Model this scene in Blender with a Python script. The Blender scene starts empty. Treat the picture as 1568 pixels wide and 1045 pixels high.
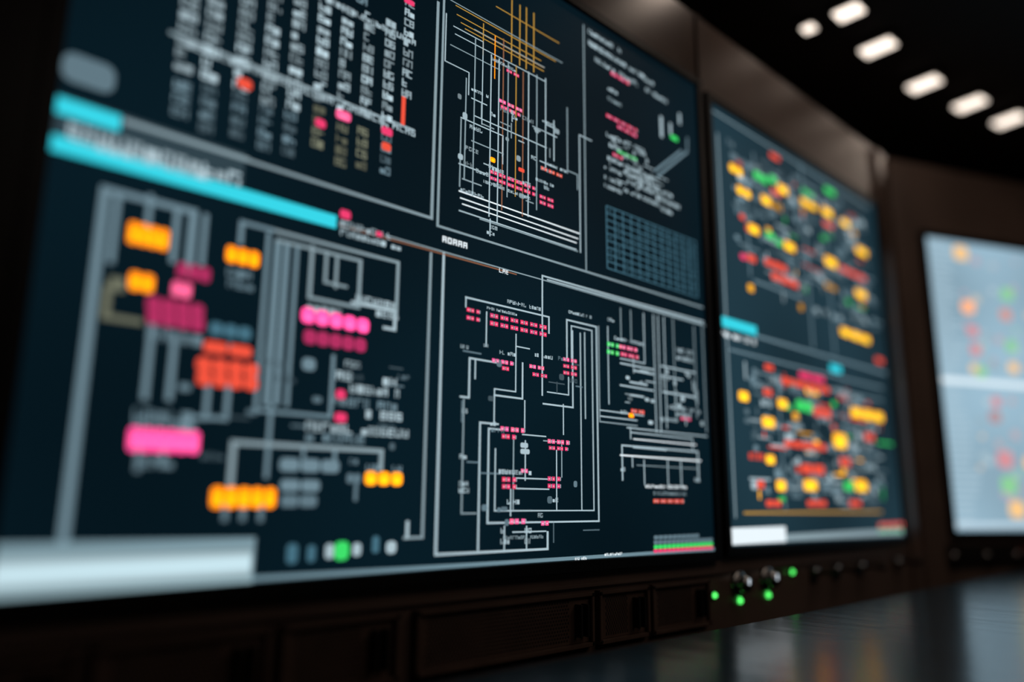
import bpy, bmesh, random, math
from mathutils import Matrix, Vector
CH=0.95                      # eye height; display artwork below is in wall millimetres (x along wall, z from eye height)
S=bpy.context.scene
S.view_settings.view_transform='Standard'
G1='''
C w 24 332,709,563
C G 22 333,548,495
C w 23 367,729,576
C G 20 369,557,499
C w 22 412,751,576
C m 20 412,564,490
C w 21 453,763,570
C m 20 452,559,486
C w 21 493,771,575
C m 20 490,563,492
C w 21 535,781,602
C v 20 536,591,516
C w 21 576,778,606
C v 20 577,574,513
C w 20 617,786,600
C v 20 614,581,511
C w 20 658,793,597
C m 20 659,586,514
C w 20 695,849,664
C G 20 305,980,720
C G 20 360,980,740
C G 20 415,980,760
C G 20 470,980,790
C G 20 535,980,800
C G 20 600,980,800
L g 6 312,611 x711
T w 13 332,711,606
T w 10 470,708,772
R r 16 1 406,428,578
R h 16 1 564,591,588
R p 14 1 530,548,561
R p 14 1 648,670,590
R r 14 1 650,668,563
L r 8 690,662 z616
R m 38 1 191,251,514
R p 10 1 682,704,844
B d 60 186,427,445
B c 22 186,263,461
B c 21 185,576,412
L g 6 269,466 x756 z874
L g 3 267,469 x432
T w 19 190,426,434
T w 14 213,388,425
L g 5 769,885 z456 x1568
L g 3 665,413 x1575
L b 3 582,409 x954
R p 14 1 581,600,428
T w 10 583,678,413
T w 10 584,691,399
R p 8 1 647,659,412
T W 8 911,937,408
L g 5 757,404 z-57 x723
L w 6 728,-34 z-56
L w 5 784,410 z-84 x1037 z-55
L G 11 255,-46 z371 x364 z290
L G 8 270,366 z283
L G 8 343,371 z299
L G 7 380,370 z303
L G 7 308,377 z338
R o 28 4 286,335,324
R o 23 3 411,459,325
R o 23 2 293,323,263
R h 20 2 345,370,263
R q 20 3 349,393,289
R q 20 4 316,389,238
R q 20 4 318,391,222
R v 18 2 271,290,255
L v 9 271,249 z213 x310
L G 8 326,209 z120
L G 8 355,201 z122
T G 16 321,387,201
R r 16 2 391,459,194
R r 19 4 384,470,170
R r 19 4 386,471,152
R t 18 3 397,456,219
L G 7 403,142 z101 x381 z83
L G 7 430,145 z102 x406
T G 15 316,391,99
T G 15 317,392,89
R H 28 6 312,398,69
L m 7 326,56 z33
L m 7 355,57 z40
T G 13 329,368,42
L G 7 430,344 z374 x476
T G 12 415,455,300
T m 12 417,451,285
L G 6 470,367 z117 x584 z206
L G 10 485,357 z128
L G 9 499,359 z130
L G 6 515,360 z128
L g 6 476,374 x692 z289
L g 6 484,361 x622 z287 x539 z364
L g 5 563,362 z315 x599
L g 5 581,356 z311
L w 6 612,293 x690 z263 x671
T w 11 617,690,301
T w 11 654,694,284
R H 23 5 527,643,260
R q 21 5 533,639,229
R G 18 1 534,555,189
T w 12 536,591,272
R p 14 1 591,607,151
R p 14 1 591,611,117
T w 13 590,704,179
T w 13 614,705,162
T G 13 587,703,141
T w 13 644,706,126
T w 13 546,720,101
T G 13 547,646,87
T w 10 595,627,198
L g 8 443,18 z72 x675 z46
L G 6 492,124 z64
L G 6 492,64 z29
L G 6 595,69 z48
L G 5 545,74 z57
R o 27 5 418,508,1
R O 21 3 646,716,31
R G 18 3 509,604,46
R G 16 2 512,574,18
R m 16 2 514,571,-3
L m 8 439,-10 z-26
L m 8 463,-10 z-26
L m 8 488,-10 z-27
R m 14 2 616,640,30
T G 11 649,710,46
L m 6 633,21 z0
R t 26 1 529,545,-73
R t 22 1 560,572,-74
R w 20 1 588,601,-72
R n 26 1 602,626,-72
R w 18 1 632,646,-71
R t 24 1 665,677,-65
R w 18 1 690,708,-70
L k 2.5 797,888 x1061
L k 2.5 800,871 x1018
L k 2.5 810,859 x1026
L k 2.5 820,851 x1026
L k 2.5 896,934 x1071
L k 2.5 864,882 z817
L k 3 937,968 z834
L k 3 959,967 z836
L k 3 977,970 z836
L k 3 998,968 z838
L o 2 894,870 z781
L b 3 916,873 z525
L b 3 969,825 z527
L k 2.5 950,831 z561
L w 2.5 775,861 z767 x831 z723
L g 2.5 784,893 x1081
L w 2.5 793,844 x864 z677
L w 2.5 797,830 x1032 z837
L g 2.5 787,804 x907
L w 3 885,826 z504
L g 3 845,841 z532
L w 3 905,826 z497
L g 3 929,829 z554
L w 3 984,831 z530
L g 3 1007,834 z550
L w 3 1032,834 z638
L g 3 843,860 x1028
L g 3 815,669 z541
L w 3 815,672 x917 z616
L w 3 846,687 x1034
L g 3 841,636 x918
L g 3 825,753 z558
L w 3 839,719 x875
L g 3 1096,796 z658 x1126 z626
L w 3 1171,749 x1133 z493
L w 3 1032,737 x1070
L w 3 1037,720 x1064
L w 3 1056,753 z667
T w 6 837,875,737
T w 6 1022,1060,742
T w 6 885,950,819
T h 7 906,963,741
T p 7 910,963,730
T p 6 924,959,811
T p 7 886,997,591
T p 7 886,997,579
T w 6 870,996,567
R o 10 1 885,898,615
R r 8 1 957,973,618
T p 7 1015,1058,580
T p 7 1015,1058,568
T r 7 1019,1083,640
T w 6 1026,1098,654
T w 7 817,874,536
L W 3.5 815,532 x1129
L W 3 818,520 x1125
L W 3 823,510 x1120
L w 3 816,496 x1120
L g 3 864,493 x1124
L w 3 813,583 x878
T w 7 880,904,485
T w 7 880,901,473
L w 3 888,499 z468
T w 6 1004,1056,612
L g 3.5 1150,1012 z460
T w 11 1164,1282,1005
T w 11 1164,1219,978
T w 11 1170,1361,976
T p 9 1240,1303,936
T w 11 1174,1335,946
T w 9 1228,1262,894
T g 9 1228,1273,870
T w 10 1361,1399,972
T w 10 1367,1450,946
T p 8 1222,1326,827
T p 8 1260,1325,814
T w 10 1221,1270,782
T n 8 1258,1328,755
T w 10 1229,1269,760
T p 8 1242,1280,742
T w 11 1336,1365,779
T w 10 1280,1353,785
T w 10 1213,1388,728
T w 9 1212,1268,704
T w 9 1212,1267,680
T w 9 1211,1267,661
T w 9 1279,1387,714
T w 9 1290,1411,694
T w 9 1278,1405,670
L w 10 1426,895 z849
L w 8 1463,892 z868
R n 12 1 1461,1491,860
L w 8 1503,932 z909
T w 10 1399,1463,707
T w 11 1410,1489,687
T w 11 1404,1461,664
D G 6 1531,843 1403,739
D G 6 1506,838 1393,749
D G 5 1533,882 1531,843
M t 9 12 1217,616 1551,478
L w 4 835,343 x1041 z312
L w 3 835,343 z326
T p 7 837,869,322
T p 7 837,870,308
T w 7 932,1019,354
T p 8 891,1041,321
T p 8 891,1041,307
T w 5 883,955,333
L w 4 1023,192 z421 x1569
L w 3 1037,416 x1568
L w 3 883,325 z264
T w 6 877,889,265
T w 6 825,840,256
L w 3 955,296 z191 x904 z129
L w 4 828,170 x846 z238 x916
L w 3 859,238 z204
T h 7 897,946,241
T p 7 921,943,230
L w 4 972,245 z180 x904
L w 3 955,274 x989
T w 7 915,956,258
T h 7 989,1033,242
T p 7 997,1033,228
T w 7 995,1049,265
L w 4 1026,176 x1107 z326
T h 7 1080,1117,267
T p 7 1080,1117,254
T p 7 1080,1117,241
L w 3 1095,233 z199 x1037
L w 4 1091,271 z346 x1179 z-37 x935
L w 3 1104,272 z336 x1165 z-17 x908 z87
L w 3 1130,325 z-17
L w 3 1143,328 z158
T w 6 1096,1164,363
L g 3 835,166 z-21 x866
T w 8 831,847,147
T w 8 828,845,71
T w 8 828,847,27
T w 8 828,848,16
L w 4 913,130 x872 z-80
L w 4 918,121 x892 z-37 x935
L w 3 978,177 z128
T h 8 919,976,123
T p 8 922,957,110
T w 7 895,916,130
L w 3 1080,179 z123
T h 8 1037,1090,108
T p 7 1040,1090,96
L w 3 973,116 x1032
L w 3 980,105 z36
R w 9 1 967,986,97
R w 9 1 967,990,86
L g 3 951,109 z-14
L g 3 1027,108 x1075 z44
T w 8 916,993,49
T p 8 924,955,36
T p 8 924,955,24
T h 7 969,987,52
L w 3 958,21 x1040
L w 3 958,39 x1040
T p 8 1037,1066,40
T p 8 1037,1066,27
L w 3 1061,92 z-15
T w 8 1050,1068,2
T w 8 936,966,-2
L w 3 945,19 z-25
T h 9 943,978,-35
T h 8 1020,1043,-39
T w 8 1003,1027,-25
L w 3 931,-43 z-82
L w 3 984,-44 z-84
L w 3 951,-53 x1032
T w 9 922,940,-50
T w 9 922,940,-68
T w 9 979,995,-51
T w 9 979,995,-69
T g 6 928,1023,-62
T W 5 1109,1142,-104
T W 5 1194,1247,-100
L g 3 1258,399 z329
L w 3 1337,401 z291 x1255
L g 3 1292,400 z336
T n 9 1212,1243,316
T n 9 1211,1243,300
T h 8 1252,1311,316
T p 8 1256,1310,301
T w 7 1215,1240,368
T w 7 1235,1334,332
L g 3 1186,348 z155 x1305
L w 3 1186,178 x1328
L w 3 1186,166 x1305
L w 3 1215,352 z231 z193
L w 3 1372,404 z146
L w 3 1389,404 z147
L w 3 1411,405 z158
L g 3 1446,408 z182
L g 3 1529,403 z189
L g 3 1565,409 z159
L w 5 1302,271 x1366
L w 5 1286,245 x1342
L w 4 1253,235 x1364
L w 5 1285,218 x1329
L w 4 1255,281 x1367
L w 4 1396,293 x1527
L w 4 1395,271 x1476
L w 5 1400,236 x1518
T w 10 1457,1525,338
T w 10 1456,1534,320
T w 8 1411,1511,205
L w 4 1403,236 x1487
T r 8 1286,1330,185
R o 9 1 1277,1294,175
T w 8 1252,1277,180
T p 7 1463,1499,183
T w 8 1447,1510,192
T w 8 1385,1446,177
L w 3 1272,149 x1565
L w 3 1285,140 x1506 z114
L W 3 1293,127 x1519
L w 3 1283,150 z127
L w 4 1254,43 z112 x1525 z49
L W 4 1249,92 x1535
L w 4 1292,110 x1405
L w 3 1326,85 z35
L w 3 1409,88 z37
L w 3 1458,90 z34
L w 3 1287,90 z70
T W 7 1322,1479,32
T g 7 1355,1473,18
T w 8 1248,1263,64
T w 8 1508,1531,49
T r 8 1354,1457,2
L g 2 1302,74 x1528
R m 8 10 1351,1517,-72
R m 8 14 1350,1570,-82
R n 8 14 1350,1570,-91
R p 7 14 1349,1570,-99
X w 40 804,731 1059,552
X w 34 1214,772 1410,677
X w 30 1255,283 1547,160
X m 22 825,267 1156,-87
X m 22 309,207 708,35
'''
G2='''
L g 6 1673,940 z-33
L g 5 1659,999 x2629
B c 26 1644,1818,437
T W 14 1647,1805,406
L G 9 1813,424 x2648
L G 7 2135,1005 z440
L G 7 1686,370 x2610
L G 7 2275,941 z441
L G 8 1822,574 x2093
L k 7 1714,-24 x2518
B W 38 1652,1908,-77
B g 18 1908,2672,-86
T r 14 2490,2677,-64
T n 12 2486,2663,-82
R y 24 2 1723,1789,866
R y 24 2 1754,1827,813
R y 26 1 1804,1861,719
R y 26 1 1998,2063,717
R y 26 1 1981,2042,885
R y 26 1 1883,1937,823
R y 20 2 2118,2223,884
R y 30 1 2252,2335,729
R y 26 1 2491,2577,819
R y 26 1 2458,2541,666
R y 26 3 2323,2542,518
R y 26 1 2259,2331,892
R y 22 1 2391,2454,889
R y 26 1 1712,1761,259
R y 28 1 1819,1885,203
R y 44 1 2219,2307,179
R y 26 1 1906,1958,258
R y 24 1 1828,1874,108
R y 30 1 2021,2100,48
R y 28 1 1873,1924,44
R y 30 3 2352,2594,272
R y 28 1 2343,2429,50
R n 24 2 1848,1926,884
R n 24 1 1938,1975,899
R n 20 1 1897,1944,723
R n 20 1 2289,2362,970
R n 30 2 2006,2101,262
R n 24 1 2268,2333,50
R n 16 1 1953,1990,714
R c 24 1 2232,2310,393
R r 16 1 1947,2004,974
R r 20 1 1789,1835,633
R r 20 3 1881,2007,642
R r 20 3 1912,2068,609
R r 18 2 1942,1997,863
R r 18 3 2353,2548,725
R r 16 1 1763,1789,739
R p 16 1 1756,1785,628
R r 16 1 2261,2329,851
R r 18 4 1931,2220,322
R p 18 2 2033,2191,349
R r 26 2 2108,2217,253
R r 20 2 1834,1881,281
R r 18 5 1928,2172,154
R r 26 2 2012,2150,91
R r 22 1 2437,2507,203
R r 26 2 2250,2323,119
R r 20 1 1777,1814,45
R r 16 2 1816,1894,-1
R r 16 3 2033,2147,0
R r 16 1 2294,2373,1
R r 16 1 1848,1895,348
R r 18 1 2573,2634,461
X G 100 1711,944 2141,619
X G 70 2279,963 2582,506
X G 150 1733,319 2498,-16
X w 60 1730,920 2540,540
X w 60 1740,320 2540,0
X y 8 1760,900 2560,520
X r 12 1720,920 2560,560
X r 14 1740,330 2560,-10
X y 10 1740,320 2560,0
X n 10 1730,920 2560,560
X n 9 1740,320 2560,0
L G 6 1803,880 z585
L G 6 1813,328 x2598
L G 6 1916,341 z-15
L G 6 2311,348 z-16
'''
# ---------------- procedural materials ----------------
def mat(name,base,rough=.5,metal=0,noise=0,nscale=8,emis=None,es=0,spec=.5,bump=0,stretch=None):
    m=bpy.data.materials.new(name);m.use_nodes=True
    nt=m.node_tree;b=nt.nodes['Principled BSDF']
    b.inputs['Base Color'].default_value=(*base,1);b.inputs['Roughness'].default_value=rough
    b.inputs['Metallic'].default_value=metal;b.inputs['Specular IOR Level'].default_value=spec
    if noise:
        tc=nt.nodes.new('ShaderNodeTexCoord');n=nt.nodes.new('ShaderNodeTexNoise');r=nt.nodes.new('ShaderNodeValToRGB')
        n.inputs['Scale'].default_value=nscale;n.inputs['Detail'].default_value=4
        src=tc.outputs['Object']
        if stretch:
            mp=nt.nodes.new('ShaderNodeMapping');mp.inputs['Scale'].default_value=stretch;nt.links.new(src,mp.inputs['Vector']);src=mp.outputs['Vector']
        nt.links.new(src,n.inputs['Vector']);nt.links.new(n.outputs['Fac'],r.inputs['Fac'])
        r.color_ramp.elements[0].position=.3;r.color_ramp.elements[1].position=.7
        r.color_ramp.elements[0].color=(*[c*(1-noise) for c in base],1);r.color_ramp.elements[1].color=(*[c*(1+noise) for c in base],1)
        nt.links.new(r.outputs['Color'],b.inputs['Base Color'])
        if bump:
            bp=nt.nodes.new('ShaderNodeBump');bp.inputs['Strength'].default_value=bump;bp.inputs['Distance'].default_value=.01
            nt.links.new(n.outputs['Fac'],bp.inputs['Height']);nt.links.new(bp.outputs['Normal'],b.inputs['Normal'])
    if emis:
        b.inputs['Emission Color'].default_value=(*emis,1);b.inputs['Emission Strength'].default_value=es
    return m
M_wall=mat('brown_painted_metal',(.12,.083,.068),.3,0,.15,5)
M_wallb=mat('wall_dark_paint',(.02,.016,.014),.7,0,.2,3)
M_ceil=mat('ceiling_black',(.008,.007,.007),.8,0,.3,6)
M_floor=mat('floor_carpet',(.02,.02,.022),.9,0,.3,60)
M_bezel=mat('bezel_black_plastic',(.004,.004,.005),.4,0,.1,30,spec=.3)
M_desk=mat('desk_laminate',(.006,.026,.04),.2,0,.3,3,bump=.12,stretch=(7,1,1),spec=1.0)
M_dark=mat('dark_metal',(.015,.013,.012),.45,.3,.2,20)
M_hole=mat('grille_hole',(.002,.002,.002),.9,0,.1,20)
M_vent=mat('vent_metal',(.11,.07,.054),.4,.1,.15,20)
M_chrome=mat('brushed_metal',(.5,.5,.5),.25,1,.1,40)
M_ledg=mat('led_green',(.02,.2,.03),.3,emis=(.1,1,.15),es=1.6)
M_ledr=mat('led_red',(.2,.02,.02),.3,emis=(1,.08,.05),es=3)
M_ledw=mat('led_white',(.3,.3,.3),.3,emis=(.8,.9,1),es=1.2)
M_lamp=mat('lamp_diffuser',(.8,.75,.7),.5,emis=(1,.86,.74),es=1.9)
def screen_mat(name,col,var):
    m=bpy.data.materials.new(name);m.use_nodes=True;nt=m.node_tree;b=nt.nodes['Principled BSDF']
    b.inputs['Base Color'].default_value=(.001,.001,.0012,1);b.inputs['Roughness'].default_value=.5;b.inputs['Specular IOR Level'].default_value=.05
    tc=nt.nodes.new('ShaderNodeTexCoord');n=nt.nodes.new('ShaderNodeTexNoise');n.inputs['Scale'].default_value=2.0;n.inputs['Detail'].default_value=0
    r=nt.nodes.new('ShaderNodeValToRGB')
    nt.links.new(tc.outputs['Object'],n.inputs['Vector']);nt.links.new(n.outputs['Fac'],r.inputs['Fac'])
    r.color_ramp.elements[0].position=.3;r.color_ramp.elements[1].position=.7
    r.color_ramp.elements[0].color=(*[c*(1-var) for c in col],1);r.color_ramp.elements[1].color=(*[c*(1+var) for c in col],1)
    nt.links.new(r.outputs['Color'],b.inputs['Emission Color']);b.inputs['Emission Strength'].default_value=1
    return m
M_gfx=bpy.data.materials.new('screen_graphics');M_gfx.use_nodes=True
nt=M_gfx.node_tree;b=nt.nodes['Principled BSDF'];a=nt.nodes.new('ShaderNodeAttribute');a.attribute_name='Col'
b.inputs['Base Color'].default_value=(.001,.001,.001,1);b.inputs['Roughness'].default_value=.5;b.inputs['Specular IOR Level'].default_value=.05
nt.links.new(a.outputs['Color'],b.inputs['Emission Color']);b.inputs['Emission Strength'].default_value=1.0

# ---------------- mesh helpers ----------------
def obj(name,me,parent=None,loc=(0,0,0),rot=(0,0,0)):
    o=bpy.data.objects.new(name,me);S.collection.objects.link(o);o.location=loc;o.rotation_euler=rot
    if parent:o.parent=parent
    return o
def boxes(name,lst,mats,bev=0,parent=None,loc=(0,0,0),rot=(0,0,0)):
    bm=bmesh.new()
    for bx in lst:
        x0,x1,y0,y1,z0,z1=bx[:6];mi=bx[6] if len(bx)>6 else 0
        r=bmesh.ops.create_cube(bm,size=1)
        bmesh.ops.scale(bm,vec=(x1-x0,y1-y0,z1-z0),verts=r['verts'])
        bmesh.ops.translate(bm,vec=((x0+x1)/2,(y0+y1)/2,(z0+z1)/2),verts=r['verts'])
        fs=set(f for v in r['verts'] for f in v.link_faces)
        for f in fs:f.material_index=mi
        if bev: bmesh.ops.bevel(bm,geom=list(set(e for f in fs for e in f.edges)),offset=bev,segments=2,affect='EDGES',material=-1)
    me=bpy.data.meshes.new(name);bm.to_mesh(me);bm.free()
    for m in (mats if isinstance(mats,list) else [mats]):me.materials.append(m)
    return obj(name,me,parent,loc,rot)
def poly(name,pts,z0,z1,m):
    n=len(pts);v=[(x,y,z0) for x,y in pts]+[(x,y,z1) for x,y in pts]
    f=[tuple(range(n))[::-1],tuple(range(n,2*n))]+[(i,(i+1)%n,n+(i+1)%n,n+i) for i in range(n)]
    me=bpy.data.meshes.new(name);me.from_pydata(v,[],f);me.materials.append(m);return obj(name,me)

COL={'w':(.42,.55,.61),'W':(.85,.95,1.),'m':(.12,.19,.23),'g':(.25,.34,.38),'G':(.16,.25,.30),'d':(.03,.055,.07),
'v':(.16,.17,.12),'p':(.9,.05,.17),'h':(1.2,.14,.36),'H':(1.7,.12,.52),'q':(.45,.03,.12),'r':(.9,.09,.05),'o':(1.8,.46,.005),'O':(1.7,.55,.01),
'y':(1.5,.68,.03),'n':(.05,.75,.15),'c':(.04,.68,.82),'k':(.5,.28,.05),'b':(.26,.11,.06),'t':(.06,.16,.22),'S':(.62,.85,.95)}
class Gfx:
    def __init__(s,seed,sc=1):s.v=[];s.f=[];s.c=[];s.r=random.Random(seed);s.sc=sc
    def face(s,pts,c,lay):
        i=len(s.v);y=-.0004*lay-.0002;s.v+=[(p[0]/1000,y,p[1]/1000) for p in pts];s.f.append(tuple(range(i,i+len(pts))));s.c.append(c)
    def rect(s,x0,z0,x1,z1,c,lay=1):
        x0,x1=min(x0,x1),max(x0,x1);z0,z1=min(z0,z1),max(z0,z1)
        s.face([(x0,z0),(x1,z0),(x1,z1),(x0,z1)],c,lay)
    def pill(s,x0,z0,x1,z1,c,lay=3):
        r=min(x1-x0,z1-z0)*.34;p=[]
        for cx,cz,a0 in((x1-r,z0+r,-90),(x1-r,z1-r,0),(x0+r,z1-r,90),(x0+r,z0+r,180)):
            for k in range(4):
                a=math.radians(a0+30*k);p.append((cx+r*math.cos(a),cz+r*math.sin(a)))
        s.face(p,c,lay)
    def glyph(s,x,z,w,h,c,lay=2):
        R=s.r;t=min(w,h)*.24
        if R.random()<.3: s.rect(x,z,x+w,z+h*R.uniform(.6,1),c,lay);return
        s.rect(x,z,x+t,z+h,c,lay)
        if R.random()<.7:s.rect(x+w-t,z,x+w,z+h*R.choice((1,1,.5)),c,lay)
        for zz in (0,.42,.78):
            if R.random()<.6:s.rect(x+t,z+h*zz,x+w,z+h*zz+t,c,lay)
    def run(s,txt):
        R=s.r
        for ln in txt.strip().splitlines():
            t=ln.split();k=t[0];c=COL[t[1]]
            nums=[float(a) for a in t[2:] if ',' not in a and a[0] not in 'xz']
            pts=[tuple(map(float,a.split(','))) for a in t[2:] if ',' in a]
            if k=='L':
                w=nums[0]/2;x,z=pts[0]
                for a in t[2:]:
                    if a[0] in 'xz':
                        nx_,nz_=(float(a[1:]),z) if a[0]=='x' else (x,float(a[1:]))
                        s.rect(min(x,nx_)-w,min(z,nz_)-w*.8,max(x,nx_)+w,max(z,nz_)+w*.8,c,1);x,z=nx_,nz_
            elif k=='D':
                w=nums[0]/2;a,b_=pts;dx,dz=b_[0]-a[0],b_[1]-a[1];l=math.hypot(dx,dz) or 1;nx,nz=-dz/l*w,dx/l*w
                s.face([(a[0]+nx,a[1]+nz),(a[0]-nx,a[1]-nz),(b_[0]-nx,b_[1]-nz),(b_[0]+nx,b_[1]+nz)],c,1)
            elif k=='B':
                x0,x1,z=pts[0];s.rect(x0,z-nums[0]/2,x1,z+nums[0]/2,c,.5 if t[1]=='d' else 2)
            elif k=='R':
                h=nums[0];n=int(nums[1]);x0,x1,z=pts[0];st=(x1-x0)/n;gp=st*.03 if n>1 else 0
                for i in range(n):
                    a0,a1=x0+st*i+gp,x0+st*(i+1)-gp;s.pill(a0,z-h/2,a1,z+h/2,c)
                    if t[1] in 'oOHhy': s.pill(a0+(a1-a0)*.22,z-h*.34,a1-(a1-a0)*.22,z+h*.14,tuple(v*1.15+.06 for v in c) if t[1] in 'hH' else (c[0]*1.1,c[1]*1.6,c[2]),4)
            elif k=='T':
                h=nums[0];x,x1,z=pts[0];z-=h/2
                chips=t[1] in 'phnr';i=0
                while x<x1-h*.3:
                    if chips:
                        w=h*1.0;cc=tuple(v*R.uniform(.75,1.05) for v in c)
                        s.rect(x,z,x+w,z+h,cc,2);s.rect(x+w*.25,z+h*.3,x+w*.75,z+h*.62,tuple(min(1.3,v*1.1+.3) for v in c),3)
                        if i%2==0: s.rect(x+w+h*.1,z+h*.1,x+w+h*.3,z+h*.9,COL['w'],2)
                        x+=w+h*(.4 if i%2==0 else .7);i+=1;continue
                    w=h*R.uniform(.55,.95)
                    if R.random()<.9:
                        q=R.uniform(.7,1.15);s.glyph(x,z,w,h,tuple(v*q for v in c))
                    x+=w+h*.22
            elif k=='C':
                w=nums[0];p=19;x,z,z1=pts[0]
                while z>z1:
                    q=R.uniform(.5,1.3);h=p*.74
                    s.glyph(x-w/2,z-h,w*.47,h,tuple(v*q for v in c));
                    if R.random()<.92:s.glyph(x+w*.02,z-h,w*.47,h,tuple(v*q for v in c))
                    z-=p
            elif k=='M':
                n,m=map(int,nums);(x0,z0),(x1,z1)=pts
                for i in range(n+1):
                    zz=z0+(z1-z0)*i/n;s.rect(x0,zz-1.2,x1,zz+1.2,c,1)
                    if i<n:
                        for j in range(m):
                            xx=x0+(x1-x0)*j/m
                            if R.random()<.4:s.rect(xx+6,zz+(z1-z0)/n*.6,xx+(x1-x0)/m*.6,zz+(z1-z0)/n*.4,tuple(v*.6 for v in c),2)
                for j in range(m+1):
                    xx=x0+(x1-x0)*j/m;s.rect(xx-1.6,z0,xx+1.6,z1,c,1)
            elif k=='X':
                n=int(nums[0]);xs=sorted((pts[0][0],pts[1][0]));zs=sorted((pts[0][1],pts[1][1]));q2=s.sc
                for i in range(n):
                    x=R.uniform(*xs);z=R.uniform(*zs);q=R.uniform(.4,1.1);cc=tuple(v*q for v in c);j=R.random()
                    if j<.25:s.rect(x,z,x+R.uniform(12,50)*q2,z+2.5*q2,cc,1)
                    elif j<.45:s.rect(x,z,x+3*q2,z+R.uniform(12,45),cc,1)
                    elif j<.75:s.pill(x,z,x+R.uniform(8,16)*q2,z+R.uniform(7,13)*(1+q2)/2,cc,2)
                    else:
                        for g in range(R.randint(2,4)):s.glyph(x+g*8*q2,z,6*q2,8*q2,cc)
    def build(s,name,parent):
        me=bpy.data.meshes.new(name);me.from_pydata(s.v,[],s.f);me.materials.append(M_gfx)
        at=me.color_attributes.new('Col','FLOAT_COLOR','CORNER');d=[]
        for p,c in zip(me.polygons,s.c):
            for _ in p.loop_indices:d+=[*c,1]
        at.data.foreach_set('color',d)
        return obj(name,me,parent)
def display(x0,x1,z0,z1,gfx,smat,loc,rotz=0):
    e=bpy.data.objects.new('video_wall_display',None);S.collection.objects.link(e);e.location=loc;e.rotation_euler=(0,0,rotz)
    bz=.022
    me=bpy.data.meshes.new('screen_panel');me.from_pydata([(x0,0,z0),(x1,0,z0),(x1,0,z1),(x0,0,z1)],[],[(0,1,2,3)]);me.materials.append(smat);obj('screen_panel',me,e)
    boxes('bezel',[(x0-bz,x0,-.008,.009,z0-bz,z1+bz),(x1,x1+bz,-.008,.009,z0-bz,z1+bz),(x0-.001,x1+.001,-.008,.009,z0-bz,z0),(x0-.001,x1+.001,-.008,.009,z1,z1+bz)],M_bezel,.002,e)
    boxes('back_shell',[(x0,x1,.001,.0095,z0,z1)],M_bezel,0,e)
    gfx.build('screen_graphics',e)
    return e
g1=Gfx(3);g1.run(G1)
# solid heading text
hx=780
for w_ in (3,2,3,3,3):
    c_=COL['W']
    g1.rect(hx,430,hx+2.6,441,c_,2);g1.rect(hx+6.4,430,hx+9,441,c_,2);g1.rect(hx,438.6,hx+9,441,c_,2)
    if w_==3:g1.rect(hx,434,hx+9,436.4,c_,2)
    else:g1.rect(hx,430,hx+9,432.4,c_,2)
    hx+=11.5
# task bar and bottom status strip
g1.rect(190,-102,483,-50,(.2,.31,.36),2)
for i in range(8):
    q=math.sin(math.pi*(i+.5)/8);g1.rect(190,-101+i*4.6,479,-96.4+i*4.6,tuple(.25*(1-q)*v+q*v for v in (.62,.84,.92)),2.5)
g1.rect(483,-106,1577,-99.5,(.16,.26,.31),.5)
g1.rect(190,-107,483,-102,(.3,.45,.5),1.5)
display(.190,1.578,-.107,1.040,g1,screen_mat('screen_navy',(.0018,.0092,.0150),.25),(0,1,CH))
g2=Gfx(5,2.4);g2.run(G2)
display(1.643,2.678,-.100,1.020,g2,screen_mat('screen_slate',(.011,.032,.046),.3),(0,1,CH))
A=math.radians(-24);ux,uy=math.cos(A),math.sin(A);CX,CY=2.85,1.0
g3=Gfx(9);R=random.Random(11)
W3=1390
for i in range(44):
    z=950-i*23.5
    g3.rect(0,z,110+R.uniform(-30,30),z+9,(.42,.58,.68),1)
g3.rect(0,425,W3,445,(.85,.98,1.05),2)
g3.rect(0,-75,W3,-62,(.6,.75,.85),2)
pal=['r','n','y','p','w','W','t','m']
for i in range(230):
    x=R.uniform(130,W3-40);z=R.choice((R.uniform(480,920),R.uniform(-40,400)));c=COL[R.choice(pal)]
    c=tuple(.22*v+.78*q for v,q in zip(c,(.38,.52,.6)));s_=R.uniform(14,34)
    g3.pill(x,z,x+s_*1.3,z+s_,c,2)
for c,x,z,s_ in [('y',130,895,55),('o',140,690,50),('p',155,605,42),('p',160,535,42),('n',175,455,40),('y',150,470,30),('p',235,350,36),('q',215,290,44),('p',230,130,60),('n',235,40,60),('y',260,-45,60),('n',350,760,48),('n',340,560,44),('r',330,680,44),('y',340,480,40),('y',360,130,40),('n',380,90,44)]:
    q=tuple(.5*v+.5*w for v,w in zip(COL[c],(.5,.55,.5)));g3.pill(x,z,x+s_*1.3,z+s_,q,3)
t0=.143
display(0,W3/1000,-.088,.968,g3,screen_mat('screen_light',(.3,.46,.57),.2),(CX+ux*t0,CY+uy*t0,CH),A)

# ---------------- room ----------------
ZT=CH+1.26
boxes('wall_back',[(-1.6,2.85,1.0095,1.16,0,ZT)],M_wall)
nx,ny=-uy,ux
L=3.2
def wp(t,n):return (CX+ux*t+nx*n,CY+uy*t+ny*n)
poly('wall_right',[wp(0.004,.0095),wp(L,.0095),wp(L,.16),wp(.036,.16)],0,ZT,M_wall)
boxes('floor',[(-1.6,6.2,-3,3.5,-.05,0)],M_floor)
boxes('ceiling',[(-1.6,6.2,-3,3.5,2.62,2.68)],M_ceil)
boxes('wall_far',[(-1.6,6.2,3.5,3.6,-.05,2.68)],M_wallb)
boxes('wall_left',[(-1.7,-1.6,-3,3.6,-.05,2.68)],M_wallb)
boxes('wall_front',[(-1.7,6.3,-3.1,-3,-.05,2.68)],M_wallb)
boxes('wall_side',[(6.2,6.3,-3,3.6,-.05,2.68)],M_wallb)
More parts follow.
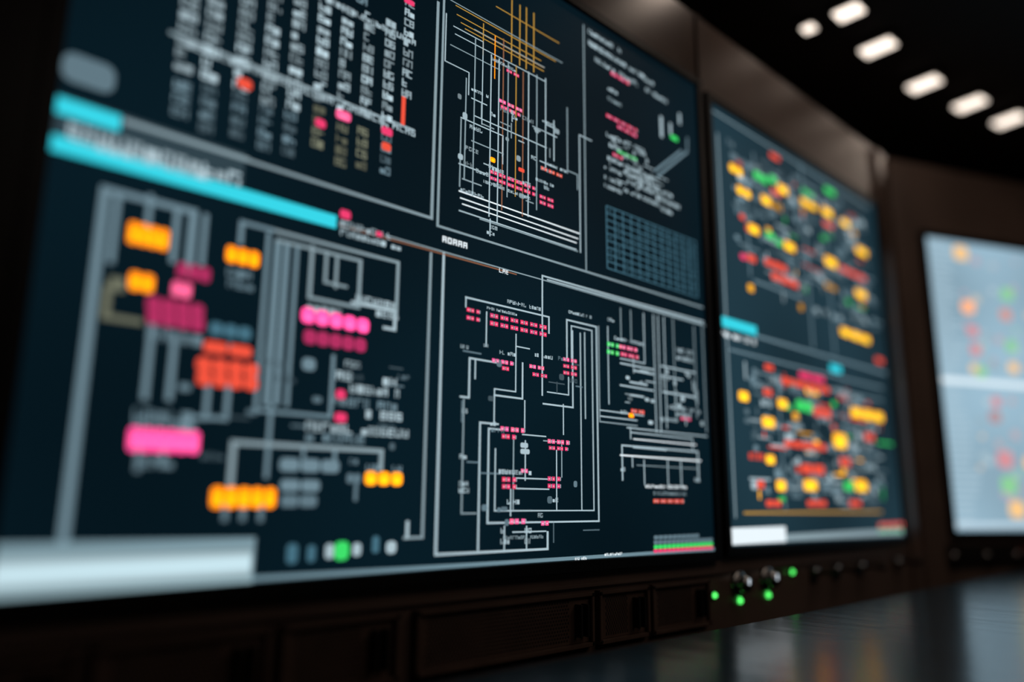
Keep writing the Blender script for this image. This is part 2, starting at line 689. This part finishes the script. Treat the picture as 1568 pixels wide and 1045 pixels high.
def strip(name,x0,x1,z0,z1,y=1.0095,d=.006):
    boxes(name,[(x0,x1,y-d,y,CH+z0,CH+z1)],M_wall,.0015)
strip('trim_1',1.603,1.615,1.075,1.26)
strip('trim_2',2.74,2.80,-.9,1.255,d=.012)
strip('trim_3',-1.5,2.84,-.158,-.15,d=.008)
boxes('trim_4',[(-1.6,.166,.985,1.0095,CH-.14,ZT-.002)],M_bezel,.003)

def vent(x0,x1,slots):
    e=bpy.data.objects.new('ventilation_panel',None);S.collection.objects.link(e);e.location=(0,1.0095,CH)
    z0,z1=-.262,-.165;f=.008
    boxes('frame',[(x0,x1,-.014,0,z1-f,z1),(x0,x1,-.014,0,z0,z0+f),(x0,x0+f,-.014,0,z0+f,z1-f),(x1-f,x1,-.014,0,z0+f,z1-f),(x0+f,x1-f,-.006,0,z0+f,z1-f)],M_vent,.0012,e)
    gx1=x1-.06
    v=[];fc=[]
    row=0;z=z0+.016
    while z<z1-.014:
        xx=x0+.026+(.0035 if row%2 else 0)
        while xx<gx1-.004:
            i=len(v);r=.0023
            if slots:v+=[(xx-.0016,-.0063,z-r),(xx+.0016,-.0063,z-r),(xx+.0016,-.0063,z+r*1.5),(xx-.0016,-.0063,z+r*1.5)];fc.append((i,i+1,i+2,i+3))
            else:
                v+=[(xx+r*math.cos(a*math.pi/3),-.0063,z+r*math.sin(a*math.pi/3)) for a in range(6)];fc.append(tuple(range(i,i+6)))
            xx+=.007
        z+=.006;row+=1
    me=bpy.data.meshes.new('grille_holes');me.from_pydata(v,[],fc);me.materials.append(M_hole);obj('grille_holes',me,e)
    boxes('handle',[(x1-.048,x1-.042,-.022,-.005,z0+.02,z1-.02),(x1-.03,x1-.024,-.022,-.005,z0+.02,z1-.02)],M_dark,.001,e)
    boxes('screws',[(a-.003,a+.003,-.0155,-.013,b-.003,b+.003) for a in (x0+.004,x1-.004) for b in (z0+.005,z1-.005)],M_dark,.001,e)
vent(.06,.285,False);vent(.30,.515,False);vent(.53,.72,False);vent(.75,1.16,False);vent(1.175,1.33,True);vent(1.34,1.55,True)

def lathe(bm,prof,seg,mi,M):
    rings=[]
    for r,y in prof:
        rings.append([bm.verts.new(M@Vector((r*math.cos(2*math.pi*k/seg),y,r*math.sin(2*math.pi*k/seg)))) for k in range(seg)])
    for a,b_ in zip(rings,rings[1:]):
        for k in range(seg):
            f=bm.faces.new((a[k],a[(k+1)%seg],b_[(k+1)%seg],b_[k]));f.material_index=mi;f.smooth=True
    f=bm.faces.new(rings[-1]);f.material_index=mi
def part(name,prof,m,e,off=(0,0,0),seg=24):
    bm=bmesh.new();lathe(bm,prof,seg,0,Matrix.Translation(off));bmesh.ops.recalc_face_normals(bm,faces=bm.faces[:])
    me=bpy.data.meshes.new(name);bm.to_mesh(me);bm.free();me.materials.append(m);return obj(name,me,e)
def empty(name,loc,rz=0):
    e=bpy.data.objects.new(name,None);S.collection.objects.link(e);e.location=loc;e.rotation_euler=(0,0,rz);return e
def knob(x,z):
    e=empty('control_knob',(x,1.0095,CH+z))
    part('ring',[(.030,0),(.030,-.006),(.025,-.010),(.018,-.010)],M_chrome,e)
    part('cap',[(.018,-.006),(.018,-.026),(.014,-.03),(.001,-.03)],M_chrome,e)
    boxes('pointer',[(-.0015,.0015,-.0315,-.0295,0,.013)],M_ledw,0,e)
    part('led',[(.007,0),(.007,-.004),(.003,-.008),(.0005,-.009)],M_ledg,e,(.004,0,-.038),12)
for x,z in ((1.685,-.185),(1.815,-.182)):knob(x,z)
def ledparts(e,m,off=(0,0,0)):
    part('collar',[(.011,0),(.011,-.003),(.008,-.004)],M_dark,e,off,16)
    part('lens',[(.0065,-.001),(.0065,-.006),(.004,-.010),(.0005,-.011)],m,e,off,16)
for x,z in ((1.578,-.203),(1.94,-.172)):
    e=empty('indicator_light',(x,1.0095,CH+z));ledparts(e,M_ledg)
def togparts(e,o=0):
    boxes('base',[(o-.02,o+.02,-.006,0,-.028,.028)],M_dark,.002,e)
    part('collar',[(.012,-.005),(.012,-.014),(.008,-.017),(.001,-.017)],M_chrome,e,(o,0,0),16)
    boxes('lever',[(o-.006,o+.006,-.06,-.01,-.004,.006),(o-.009,o+.009,-.075,-.055,-.007,.009)],M_dark,.002,e)
for x in (2.06,2.19,2.35,2.62):
    e=empty('toggle_switch',(x,1.0095,CH-.178));togparts(e)
p=wp(.1,.0095);e=empty('switch_panel',(p[0],p[1],CH-.172),A)
boxes('plate',[(0,.62,-.003,0,-.045,.04)],M_dark,.001,e)
for o in (.03,.18,.32):togparts(e,o)
ledparts(e,M_ledr,(.40,-.002,.018));ledparts(e,M_ledg,(.45,-.002,.018))

dz=CH-.218
boxes('control_desk',[(-.9,3.2,.02,.80,dz-.035,dz),(-.85,3.15,.08,.12,.08,dz-.034,1),(-.8,-.76,.1,.74,0,dz-.034,1),(1.1,1.14,.1,.74,0,dz-.034,1),(3.06,3.1,.1,.74,0,dz-.034,1)],[M_desk,M_dark],.006)

# ---------------- lighting ----------------
def area(name,x,y,z,en,size,parent=None):
    ld=bpy.data.lights.new(name,'AREA');ld.energy=en;ld.size=size;ld.color=(1,.8,.66)
    lo=bpy.data.objects.new(name,ld);S.collection.objects.link(lo);lo.location=(x,y,z)
    if parent:lo.parent=parent
for x,y,rz in [(2.46,1.06,0),(2.468,.947,0),(2.755,.964,-.05),(3.147,.94,-.1),(3.45,.865,-.15),(3.726,.794,-.2),(4.05,.66,-.2),(1.9,.75,0),(4.4,.5,-.2)]:
    e=empty('ceiling_light',(x,y,2.62),rz);w,d=(.033,.055)
    if (x,y)==(2.46,1.06):w,d=.02,.02;e.location[1]=1.085
    if (x,y)==(2.468,.947):d=.042
    boxes('housing',[(-w-.012,w+.012,-d-.012,d+.012,-.02,0)],M_dark,.003,e)
    boxes('diffuser',[(-w,w,-d,d,-.026,-.018)],M_lamp,.002,e)
    area('bulb',0,0,-.03,.6,.07,e)
wd=bpy.data.worlds.new('world');S.world=wd;wd.use_nodes=True
wd.node_tree.nodes['Background'].inputs[0].default_value=(.5,.42,.38,1);wd.node_tree.nodes['Background'].inputs[1].default_value=.02
area('fill_light',2.6,-.6,2.55,6,1.2);area('fill_light',1.3,-1.2,2.55,4,1.0)  # added fill without fixtures, lifts the brown wall and vent panels

# ---------------- camera ----------------
wx=Vector((.7254,-.1444,-.6730)).normalized();wz=Vector((.0086,.9795,-.2011));wz=(wz-wx*wz.dot(wx)).normalized();wy=wz.cross(wx)
cd=bpy.data.cameras.new('camera');cam=bpy.data.objects.new('camera',cd);S.collection.objects.link(cam)
m=Matrix((wx,wy,wz)).to_4x4();m.translation=Vector((0,0,CH));cam.matrix_world=m
cd.sensor_width=36;cd.lens=27.39;cd.clip_start=.01
cd.dof.use_dof=True;cd.dof.focus_distance=1.44;cd.dof.aperture_fstop=.52
S.camera=cam
